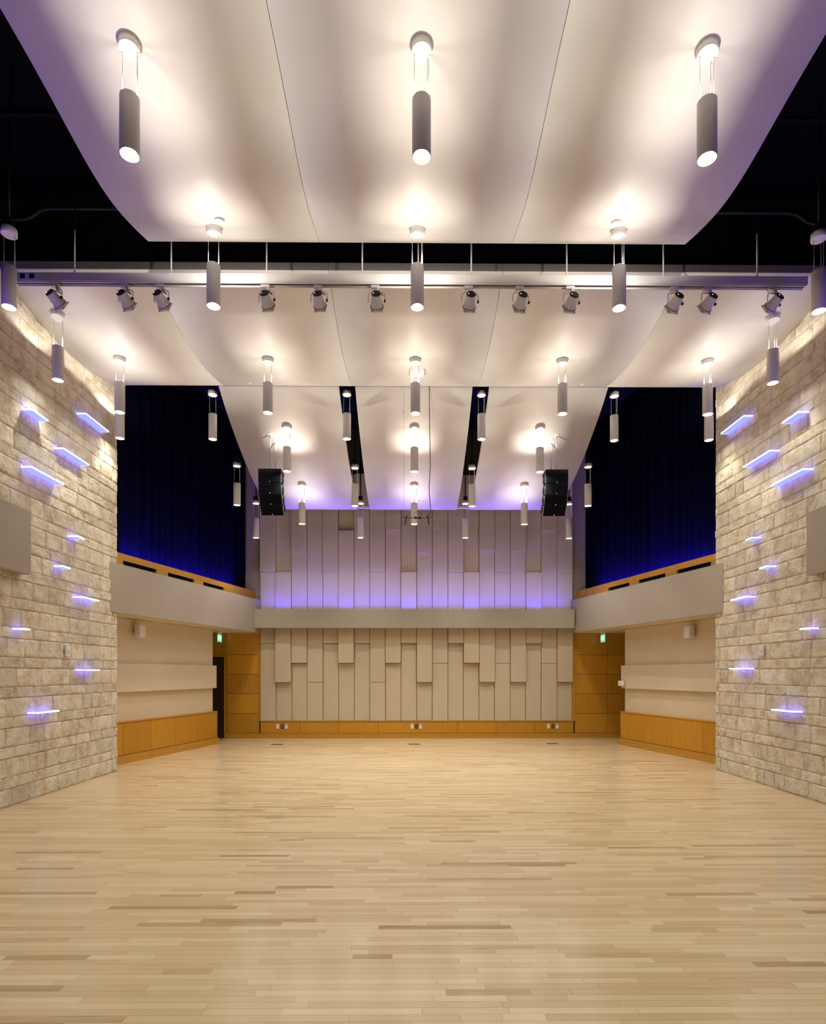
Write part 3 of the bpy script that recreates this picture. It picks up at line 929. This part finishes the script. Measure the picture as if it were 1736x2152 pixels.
array(-2.69, -1); array(2.765, 1)

# ------------------------------------------------------------------ hanging microphones
mb_ = empty('microphone_bar', (0.095, 10.222, 4.416)); tag(mb_, 'thin black microphone bar hung on a wire before the middle pendants', 'microphone bar')
MB().tube([(-0.237, 0, 0.01), (-0.232, 0, 0), (0.232, 0, 0), (0.237, 0, 0.01)], 0.006, 8).build('bar', M['black'], mb_)
MB().tube([(-0.235, 0, 0.0), (-0.235, 0, 3.69)], 0.0018, 6).build('wire', M['conduit'], mb_)
MB().tube([(-0.235, -0.003, 1.84), (-0.235, -0.003, 1.86)], 0.006, 8).build('wire_clamp', M['conduit'], mb_)
MB().tube([(0.17, 0, 0.01), (0.2, 0.01, 0.03), (0.235, 0.0, 0.09), (0.232, 0, 0.22), (0.215, 0, 0.42), (0.212, 0, 0.55), (0.232, 0, 0.9), (0.222, 0, 1.5), (0.214, 0, 2.3), (0.212, 0, 3.69)], 0.007, 8).build('cable', M['conduit'], mb_)
loop = [(0.01 + 0.065 * math.cos(a) * 1.2, 0.01 * math.sin(3 * a), 0.055 + 0.05 * math.sin(a)) for a in [i * 2 * math.pi / 20 for i in range(23)]]
MB().tube(loop, 0.003, 6).build('cable_loop', M['black'], mb_)
for x in (-0.02, 0.045):
    MB().box(x - 0.022, x + 0.02, -0.012, 0.012, -0.018, 0.014).build('clamp', M['black'], mb_)
for s, t in ((-1, 'left'), (1, 'right')):
    o = empty('microphone', (0.095 + s * 0.19, 10.207, 4.416)); tag(o, 'slim black microphone pointing down from the %s end of the bar' % t, 'microphone', 'hanging microphones')
    MB().tube([(-s * 0.02, 0, 0.035), (0.0, 0, -0.005)], 0.010, 8).build('shock_mount', M['black'], o)
    MB().tube([(0.0, 0, 0.005), (s * -0.002 * -1, 0, -0.03), (s * 0.018, 0, -0.12)], 0.0085, 10).build('body', M['black'], o)

# ------------------------------------------------------------------ small fittings
o = MB().box(-0.03, 0.205, 9.22, 9.36, 6.43, cloud2_z(9.22) + 0.03).build('ceiling_box', M['white'], bevel=0.02)
tag(o, 'white rectangular box under the middle cloud behind the middle pendant', 'equipment box')
for x, t in ((-2.051, 'left'), (2.195, 'right')):
    z = smooth_c1(6.262)
    o = MB().lathe([(0.045, -0.022), (0.052, -0.012), (0.052, 0.004)], 24, Matrix.Rotation(math.atan(slope_of(smooth_c1, 6.262)), 4, 'X')).build('smoke_detector', M['white'], loc=(x, 6.262, z))
    tag(o, 'small white disc detector behind the %s pendant on the nearest cloud' % t, 'detector', 'disc detectors')
for x, y, f, t in ((-2.747, 9.974, cloud2_z, 'middle cloud, on the left'), (2.911, 9.979, cloud2_z, 'middle cloud, on the right'),
                   (-2.345, 13.45, c3z, 'far cloud, on the left'), (2.418, 13.45, c3z, 'far cloud, on the right')):
    o = MB().lathe([(0.03, -0.012), (0.036, 0.003)], 20, Matrix.Rotation(math.atan(slope_of(f, y)), 4, 'X')).build('sprinkler_cover', M['white'], loc=(x, y, f(y)))
    tag(o, 'tiny white sprinkler cover near the far edge of the %s' % t, 'sprinkler', 'sprinkler covers')
for x, y, t in ((-5.25, 12.112, 'middle of the left balcony soffit'), (-4.725, 15.055, 'left balcony soffit near the exit sign'), (5.313, 11.7, 'middle of the right balcony soffit')):
    o = MB().lathe([(0.055, -0.006), (0.06, 0.004)], 20).build('soffit_disc', M['white'], loc=(x, y, 2.755))
    tag(o, 'small white disc fitting in the %s' % t, 'ceiling fitting', 'soffit discs')

for x, y, t, rz in ((-5.355, 11.464, 'left', 13.4), (5.60, 11.651, 'right', -13.4)):
    r = empty('wall_speaker', (x, y, 2.53), math.radians(-rz)); tag(r, 'small white box speaker high on the %s beige recess wall' % t, 'wall speaker', 'small wall speakers')
    s = 1 if t == 'left' else -1
    MB().box(min(0.0, s * 0.13), max(0.0, s * 0.13), -0.09, 0.09, -0.125, 0.125).build('cabinet', M['white'], r, bevel=0.025)
    MB().box(min(-s * 0.07, s * 0.02), max(-s * 0.07, s * 0.02), -0.02, 0.02, -0.04, 0.04).build('bracket', M['steel'], r)

for x, t, s in ((-4.908, 'left', 1), (4.915, 'right', -1)):
    r = empty('exit_sign', (x, 15.0, 2.755)); tag(r, 'green lit EXIT sign hanging in the far %s corner' % t, 'exit sign', 'green exit signs')
    MB().box(-0.022, 0.022, -0.12, 0.12, -0.07, 0.0).build('mount', M['white'], r, bevel=0.004)
    pl = MB().box(-0.006, 0.006, -0.15, 0.15, -0.255, -0.068).build('plate', M['exit'], r)
    cu = bpy.data.curves.new('lettering', 'FONT'); cu.body = 'EXIT'; cu.size = 0.155; cu.extrude = 0.001
    cu.align_x = 'CENTER'; cu.align_y = 'CENTER'; cu.materials.append(M['exit_letter'])
    tmp = bpy.data.objects.new('lettering', cu); C.objects.link(tmp)
    bpy.context.view_layer.update()
    me = bpy.data.meshes.new_from_object(tmp.evaluated_get(bpy.context.evaluated_depsgraph_get()))
    bpy.data.objects.remove(tmp)
    q = bpy.data.objects.new('lettering', me); C.objects.link(q); q.parent = pl
    q.location = (s * 0.0075, 0, -0.16); q.rotation_euler = (math.radians(90), 0, math.radians(90 * s))

for x, y, z, t in ((XL + 0.02, 8.727, 2.03, 'left'), (XR - 0.02, 8.892, 2.05, 'right')):
    s = 1 if t == 'left' else -1
    r = empty('wall_device', (x, y, z)); tag(r, 'small white device with a round face on the %s stone wall' % t, 'wall device', 'white wall devices')
    MB().box(min(0, s * 0.03), max(0, s * 0.03), -0.055, 0.055, -0.08, 0.08).build('housing', M['white'], r, bevel=0.006)
    MB().lathe([(0.035, 0.0), (0.030, 0.010)], 20, Matrix.Translation((s * 0.03, 0, -0.01)) @ Matrix.Rotation(math.radians(90 * s), 4, 'Y')).build('round_face', M['silver'], r)

r = empty('thermostat', (4.985, 13.85, 1.46), math.radians(13.4)); tag(r, 'small white square wall control at the end of the right recess band', 'wall control')
MB().box(-0.025, 0.0, -0.11, 0.11, -0.06, 0.06).build('plate', M['white'], r, bevel=0.004)
MB().box(-0.032, -0.024, -0.045, 0.045, -0.03, 0.03).build('button_pad', M['silver'], r, bevel=0.003)

YO = YB - 0.055
for xs, t in (((-3.495, -3.374, -3.268), 'left'), ((0.012, 0.125, 0.232), 'centre'), ((3.589, 3.711, 3.815), 'right')):
    for x, k in zip(xs, range(3)):
        what = ('white duplex outlet', 'black connector plate', 'white switch-like outlet')[k]
        r = empty('wall_outlet', (x, YO, 0.313)); tag(r, '%s in the %s group on the far wainscot' % (what, t), 'outlet', 'outlet plates on the wainscot')
        MB().box(-0.036, 0.036, -0.007, 0.0, -0.058, 0.058).build('plate', M['plate_black'] if k == 1 else M['white'], r, bevel=0.002)
        for z in (-0.022, 0.022):
            if k == 1:
                MB().lathe([(0.016, 0), (0.014, 0.006)], 14, Matrix.Translation((0, -0.007, z)) @ Matrix.Rotation(math.radians(90), 4, 'X')).build('socket', M['steel'], r)
            else:
                MB().box(-0.017, 0.017, -0.010, -0.006, z - 0.014, z + 0.014).build('socket', M['white'] if k == 2 else M['silver'], r, bevel=0.002)
        if k == 2:
            MB().box(-0.037, 0.037, -0.012, 0.0, 0.030, 0.040).build('groove', M['conduit'], r)
for x, y, t in ((-3.20, 13.98, 'left'), (0.074, 14.03, 'centre'), (3.40, 14.12, 'right')):
    r = MB().box(x - 0.14, x + 0.14, y - 0.075, y + 0.075, -0.004, 0.003).build('floor_box', M['floor_plate'], bevel=0.001)
    tag(r, 'dark flush floor box before the %s outlets' % t, 'floor box', 'floor boxes')
    MB().box(x - 0.11, x + 0.11, y - 0.05, y + 0.05, 0.003, 0.0045).build('lid', M['floor_plate'], r)

# conduit and struts in the dark above the nearest cloud
for s, t in ((-1, 'left'), (1, 'right')):
    pts = [(-5.5, 7.5, 7.48), (-4.95, 7.5, 7.48), (-4.86, 7.5, 7.5), (-4.72, 7.5, 7.6), (-4.6, 7.5, 7.62), (-2.6, 7.5, 7.62)]
    o = MB().tube([(mirror_x(x, s), y, z) for x, y, z in pts], 0.014, 10).build('conduit_pipe', M['conduit'])
    tag(o, 'thin grey conduit bent in the dark above the nearest cloud, %s side' % t, 'pipe', 'ceiling conduits')
    for y in (4.9, 6.2):
        a = mirror_x(-4.9, s); b = mirror_x(-3.3, s)
        o = MB().box(min(a, b), max(a, b), y - 0.02, y + 0.02, 7.58, 7.62).build('ceiling_strut', M['dark'])
        tag(o, 'dark steel strut above the nearest cloud, %s, %s' % (t, 'nearer' if y < 5 else 'farther'), 'strut', 'ceiling struts')
        MB().box(mirror_x(-4.2, s) - 0.008, mirror_x(-4.2, s) + 0.008, y - 0.008, y + 0.008, 7.62, 8.1).build('hanger', M['black'], o)
